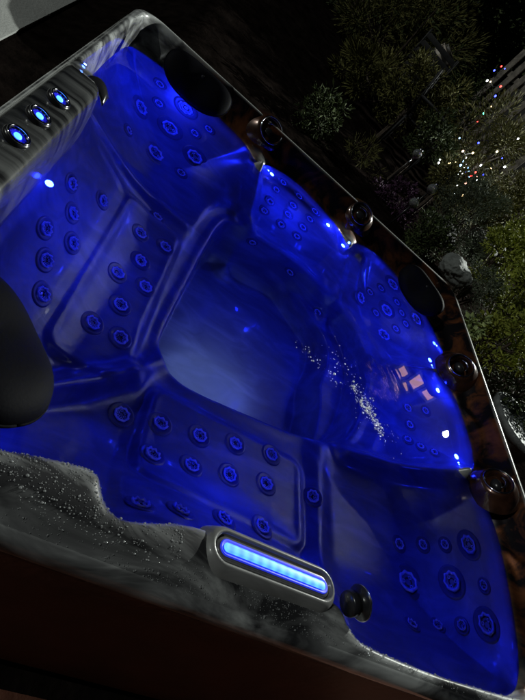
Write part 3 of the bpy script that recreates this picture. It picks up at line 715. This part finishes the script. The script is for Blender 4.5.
# stake lanterns with clear globes
def lantern(px, py, d, label):
    c = at_range(px, py, d); g0 = float(gz(np.array(c.x), np.array(c.y))) - .02
    r = empty('stake_lantern', (c.x, c.y, g0)); tag(r, label, 'garden lamp', 'unlit globe lanterns on stakes')
    h_ = c.z - g0
    for nm, vf, m in (('stake', tube([(0, 0, 0), (0, 0, h_ - .04)], .006, 8), MDARK), ('globe', lathe([(.001, h_ + .045), (.02, h_ + .04), (.038, h_ + .022), (.045, h_), (.038, h_ - .022), (.02, h_ - .038), (.012, h_ - .045)], 24), MGLASS),
                      ('cap', lathe([(.001, h_ + .062), (.018, h_ + .058), (.022, h_ + .046), (.02, h_ + .04)], 20), MCHROME)):
        o = bpy.data.objects.new(nm, mesh(nm, *vf)); o.data.materials.append(m); COL.objects.link(o); o.parent = r
        o.data.polygons.foreach_set('use_smooth', [True] * len(o.data.polygons))
mg, nt, b = mat('lantern glass'); b.inputs['Transmission Weight'].default_value = .9; b.inputs['Roughness'].default_value = .05; b.inputs['Base Color'].default_value = (.8, .85, .9, 1); MGLASS = mg
lantern(417, 154, 5.0, 'clear globe lantern on a stake, the highest in the photo of the three')
lantern(432, 189, 4.7, 'clear globe lantern on a stake against the string-lit bush')
lantern(414, 203, 4.4, 'clear globe lantern on a stake beside the purple shrub')

# picket fence at the upper right
fz = empty('picket_fence', at_range(512, 135, 7.5)); fz.location.z = 1.0
tag(fz, 'weathered dim grey picket fence behind the string-lit bush', 'fence')
MWOOD = simple('weathered wood', (.16, .14, .12), .8, noise=.5, nscale=18, bump=.4)
c0 = at_range(500, 75, 8.0); c1 = at_range(560, 205, 7.0)
dirf = (c1 - c0); dirf.z = 0; Lf = dirf.length; dirf.normalize(); af = math.atan2(dirf.y, dirf.x)
nsl = int(Lf / .15)
for i in range(nsl):
    p = c0 + dirf * (i * .15) - fz.location; bm = bmesh.new(); box_bm(bm, (p.x, p.y, .62), (.085, .02, 1.3), Matrix.Rotation(af + .05 * math.sin(i * 3), 3, 'Z'), .004)
    link('picket', from_bm('picket', bm), MWOOD).parent = fz
bm = bmesh.new(); p = (c0 + c1) / 2 - fz.location
for z_ in (.3, 1.0): box_bm(bm, (p.x + .03, p.y + .03, z_), (Lf, .03, .07), Matrix.Rotation(af, 3, 'Z'), .004)
link('rail', from_bm('rail', bm), MWOOD).parent = fz

# striped cushion and bits of garden furniture
def cushion(px, py, d):
    c = at_range(px, py, d); bm = bmesh.new(); bmesh.ops.create_cube(bm, size=1, matrix=Matrix.Diagonal((.26, .08, .34, 1)))
    bmesh.ops.bevel(bm, geom=bm.edges[:], offset=.03, segments=4, affect='EDGES')
    m, nt, b = mat('striped cloth'); tc = nt.nodes.new('ShaderNodeTexCoord'); w = nt.nodes.new('ShaderNodeTexWave'); w.inputs['Scale'].default_value = 4.2; w.bands_direction = 'Z'
    nt.links.new(tc.outputs['Object'], w.inputs['Vector']); cr = nt.nodes.new('ShaderNodeValToRGB'); cr.color_ramp.interpolation = 'CONSTANT'; cr.color_ramp.elements[0].color = (.03, .025, .02, 1); cr.color_ramp.elements[1].position = .5; cr.color_ramp.elements[1].color = (.38, .33, .28, 1)
    nt.links.new(w.outputs['Fac'], cr.inputs['Fac']); nt.links.new(cr.outputs['Color'], b.inputs['Base Color'])
    o = link('cushion', from_bm('cushion', bm), m); o.location = c; o.rotation_euler = (.1, .35, math.radians(70) - math.pi / 2); tag(o, 'small cushion with pale and dark stripes propped on the garden chair', 'cushion')
    return c
def chair(c, label, rot):
    r = empty('garden_chair', (c.x, c.y, float(gz(np.array(c.x), np.array(c.y))) - .02)); r.rotation_euler.z = rot; tag(r, label, 'chair')
    mm = simple('aluminium ' + label[:4], (.018, .018, .02), .6, spec=.2, noise=.3)
    h_ = .44
    for sx in (-.24, .24):
        for sy in (-.22, .22):
            link('leg', mesh('leg', *tube([(sx, sy, 0), (sx, sy, h_)], .014, 8)), mm).parent = r
        link('back_post', mesh('back_post', *tube([(sx, .22, h_), (sx, .30, h_ + .5)], .014, 8)), mm).parent = r
        link('armrest', mesh('armrest', *tube([(sx, -.22, h_), (sx, -.22, h_ + .2), (sx, .0, h_ + .24), (sx, .26, h_ + .22)], .016, 8)), mm).parent = r
    bm = bmesh.new()
    for k in range(6): box_bm(bm, (0, -.2 + k * .08, h_), (.48, .06, .015), None, .004)
    link('seat', from_bm('seat', bm), mm).parent = r
    bm = bmesh.new()
    for k in range(5): box_bm(bm, (0, .235 + k * .015, h_ + .08 + k * .09), (.48, .015, .06), None, .004)
    link('backrest', from_bm('backrest', bm), mm).parent = r
cc_ = cushion(437, 60, 7.2)
chair(Vector((cc_.x + .05, cc_.y + .1, 0)), 'dim metal garden chair that carries the striped cushion', 2.6)
chair(at_range(517, 40, 6.2), 'pale metal garden chair in the top right corner', 1.2)

# string lights
sl = empty('string_lights', at_range(470, 165, 5.6)); tag(sl, 'string of tiny red blue green and white lights tangled over the olive bush', 'string lights')
cols = {'r': (1, .04, .03), 'b': (.04, .06, 1), 'w': (.9, .95, 1), 'y': (1, .75, .35), 'g': (.1, 1, .5), 'p': (1, .55, .4), 'c': (.3, .6, 1)}
BM = {k: emit('bulb ' + k, c, 10) for k, c in cols.items()}
B_ = [(494, 70, 'b'), (502, 67, 'r'), (505, 69, 'b'), (487, 80, 'w'), (491, 82, 'y'), (501, 87, 'r'), (495, 97, 'b'), (491, 106, 'y'), (484, 113, 'g'), (478, 121, 'r'), (517, 139, 'w'),
      (460, 139, 'c'), (478, 143, 'b'), (462, 151, 'p'), (472, 152, 'y'), (440, 160, 'w'), (439, 163, 'w'), (449, 163, 'y'), (456, 163, 'y'), (465, 158, 'w'), (463, 162, 'c'), (467, 164, 'w'), (460, 166, 'c'),
      (464, 168, 'w'), (468, 168, 'c'), (461, 171, 'w'), (466, 171, 'b'), (469, 172, 'c'), (463, 173, 'w'), (480, 166, 'w'), (491, 168, 'y'), (502, 158, 'b'), (505, 166, 'w'), (472, 175, 'r'), (475, 173, 'r'),
      (476, 178, 'p'), (477, 181, 'w'), (484, 175, 'b'), (482, 188, 'b'), (448, 177, 'y'), (465, 183, 'p'), (457, 185, 'w'), (462, 195, 'y'), (453, 195, 'w'), (442, 187, 'w'), (496, 152, 'y'), (470, 178, 'c'), (459, 175, 'w')]
bmesh_ = mesh('bulb', *lathe([(.0003, .009), (.004, .008), (.0065, .003), (.006, -.003), (.004, -.007), (.0003, -.008)], 10))
wire = []
for i, (px, py, c) in enumerate(B_):
    p = at_range(px + random.uniform(-1, 1), py + random.uniform(-1, 1), 5.45 + random.uniform(-.1, .15) + (.5 if py < 125 else 0)) - sl.location
    me_ = bmesh_.copy(); me_.materials.append(BM[c]); me_.polygons.foreach_set('use_smooth', [True] * len(me_.polygons))
    o = bpy.data.objects.new('bulb', me_); COL.objects.link(o); o.parent = sl; o.location = p; s_ = random.uniform(.75, 1.4); o.scale = (s_,) * 3
    wire.append(p)
v = []; f = []
for a, b_ in zip(wire[:-1], wire[1:]):
    o_ = len(v); vv, ff = tube([a, a.lerp(b_, .5) + Vector((0, 0, -.03)), b_], .002, 5); v += vv; f += [tuple(i + o_ for i in q) for q in ff]
o = bpy.data.objects.new('wire', mesh('wire', v, f)); o.data.materials.append(MDARK); COL.objects.link(o); o.parent = sl

# ------------------------------------------------------------------ neighbouring house whose lamp and windows mirror in the water
def mirror(px, py):
    r = ray(px, py); P = CAM + r * ((WL - CAM[2]) / r[2]); q = r.copy(); q[2] *= -1; return P, q
P, q = mirror(445, 435); LP = P + q * 8.0
nrm = np.array([math.cos(math.radians(43)), math.sin(math.radians(43)), 0])
def facade(px, py, off=.06):
    P, q = mirror(px, py); t = (np.dot(LP - P, nrm) + off) / np.dot(q, nrm); r_ = P + q * t; return Vector((r_[0], r_[1], r_[2] + RIM))
LPw = Vector((LP[0], LP[1], LP[2] + RIM))
rotf = Matrix.Rotation(math.radians(43 + 90), 3, 'Z')         # local x runs along the facade
house = empty('house', (LPw.x + nrm[0] * .3, LPw.y + nrm[1] * .3, .9)); tag(house, 'neighbouring house with three lit window panes mirrored in the tub water', 'house')
wc = facade(412, 383, .0)
bm = bmesh.new(); box_bm(bm, Vector((nrm[0], nrm[1], 0)) * 3.0 + Vector((0, 0, 2.0)), (9, 6, 4.6), rotf.to_3x3(), 0)
MSID = simple('siding', (.02, .02, .02), .7, noise=.2, nscale=5)
# local offsets
o = link('wall', from_bm('wall', bm), MSID, smooth=False); o.parent = house
bm = bmesh.new()
U = rotf @ Vector((1, 0, 0)); Nn = Vector(nrm)
base = Vector((0, 0, 4.3)); v = []
for s in (-4.9, 4.9):
    for dn, z_ in ((-.6, 0), (3.0, 1.9), (6.6, 0), (6.6, -.15), (3.0, 1.7), (-.6, -.15)): v.append(tuple(base + U * s + Nn * dn + Vector((0, 0, z_))))
f = [(0, 1, 7, 6), (1, 2, 8, 7), (2, 3, 9, 8), (3, 4, 10, 9), (4, 5, 11, 10), (5, 0, 6, 11), (5, 4, 1, 0), (4, 3, 2, 1), (6, 7, 10, 11), (7, 8, 9, 10)]
o = link('roof', mesh('roof', v, f), simple('shingle', (.04, .04, .04), .9, noise=.3), smooth=False); o.parent = house
MWIN = emit('lit window', (1.0, .52, .30), 3.0)
for quad, st in (([(390, 374), (404, 366), (410, 371), (397, 379)], 1), ([(403, 382), (418, 374), (430, 381), (414, 391)], 1), ([(417, 394), (434, 388), (440, 391), (424, 400)], .5)):
    ps = [facade(*p_, off=.22) for p_ in quad]
    ctr = sum(ps, Vector()) / 4
    us = [(p_ - ctr).dot(U) for p_ in ps]; zs = [(p_ - ctr).z for p_ in ps]
    hw = max(.12, (max(us) - min(us)) * .36); hz = max(.15, (max(zs) - min(zs)) * .36)
    k = ctr - house.location
    bm = bmesh.new()
    for sx, sz, w_, h_ in ((-hw, 0, .05, 2 * hz + .05), (hw, 0, .05, 2 * hz + .05), (0, -hz, 2 * hw, .05), (0, hz, 2 * hw, .05)):
        box_bm(bm, k + U * sx + Vector((0, 0, sz)), (w_, .07, h_), rotf, .004)
    w_o = link('window', from_bm('window', bm), simple('white frame', (.6, .6, .6), .5, noise=.1), smooth=False); w_o.parent = house
    bm = bmesh.new(); box_bm(bm, k, (2 * hw - .05, .02, 2 * hz - .05), rotf); pn = link('pane', from_bm('pane', bm), MWIN, smooth=False); pn.parent = w_o
wl = empty('wall_lamp', LPw); tag(wl, 'white floodlight on the neighbouring house wall, mirrored as a bright spot', 'lamp')
bm = bmesh.new(); box_bm(bm, Vector(nrm) * .16, (.16, .26, .10), rotf, .01); o = link('housing', from_bm('housing', bm), MDARK); o.parent = wl
bm = bmesh.new(); sphere_bm(bm, (0, 0, 0), .05, 3); o = link('lamp_globe', from_bm('lamp_globe', bm), emit('lamp globe', (1, .97, .9), 220)); o.parent = wl
lamp('floodlight', LPw - Vector(nrm) * .10, 3800, (.95, 1, .92), .05, 'SPOT', Vector((1.6, 1.3, RIM)) - LPw, spot_size=math.radians(86), spot_blend=.75)

# ------------------------------------------------------------------ sky, faint sun, exposure
W = bpy.data.worlds.new('World'); S.world = W; W.use_nodes = True; nt = W.node_tree
sky = nt.nodes.new('ShaderNodeTexSky'); sky.sky_type = 'NISHITA'; sky.sun_disc = False
EL, AZ = 36, 184           # faint moonlight from the left
sky.sun_elevation = math.radians(EL); sky.sun_rotation = math.radians(90 - AZ)
nt.links.new(sky.outputs['Color'], nt.nodes['Background'].inputs['Color']); nt.nodes['Background'].inputs['Strength'].default_value = .0012
sd = bpy.data.lights.new('sun', 'SUN'); sd.energy = .8; sd.angle = math.radians(.5); sd.color = (.95, 1, .93)
so = bpy.data.objects.new('sun', sd); COL.objects.link(so)
dv = Vector((math.cos(math.radians(AZ)) * math.cos(math.radians(EL)), math.sin(math.radians(AZ)) * math.cos(math.radians(EL)), math.sin(math.radians(EL))))
so.rotation_euler = dv.to_track_quat('Z', 'Y').to_euler(); so.location = (0, 0, 10)
S.view_settings.view_transform = 'Standard'; S.view_settings.look = 'None'; S.view_settings.exposure = 0; S.view_settings.gamma = 1
try: S.view_settings.use_curve_mapping = False
except Exception: pass
S.render.engine = 'CYCLES'
S.cycles.use_denoising = True
S.cycles.caustics_reflective = False; S.cycles.caustics_refractive = False
S.cycles.max_bounces = 10; S.cycles.transmission_bounces = 8; S.cycles.sample_clamp_indirect = 4
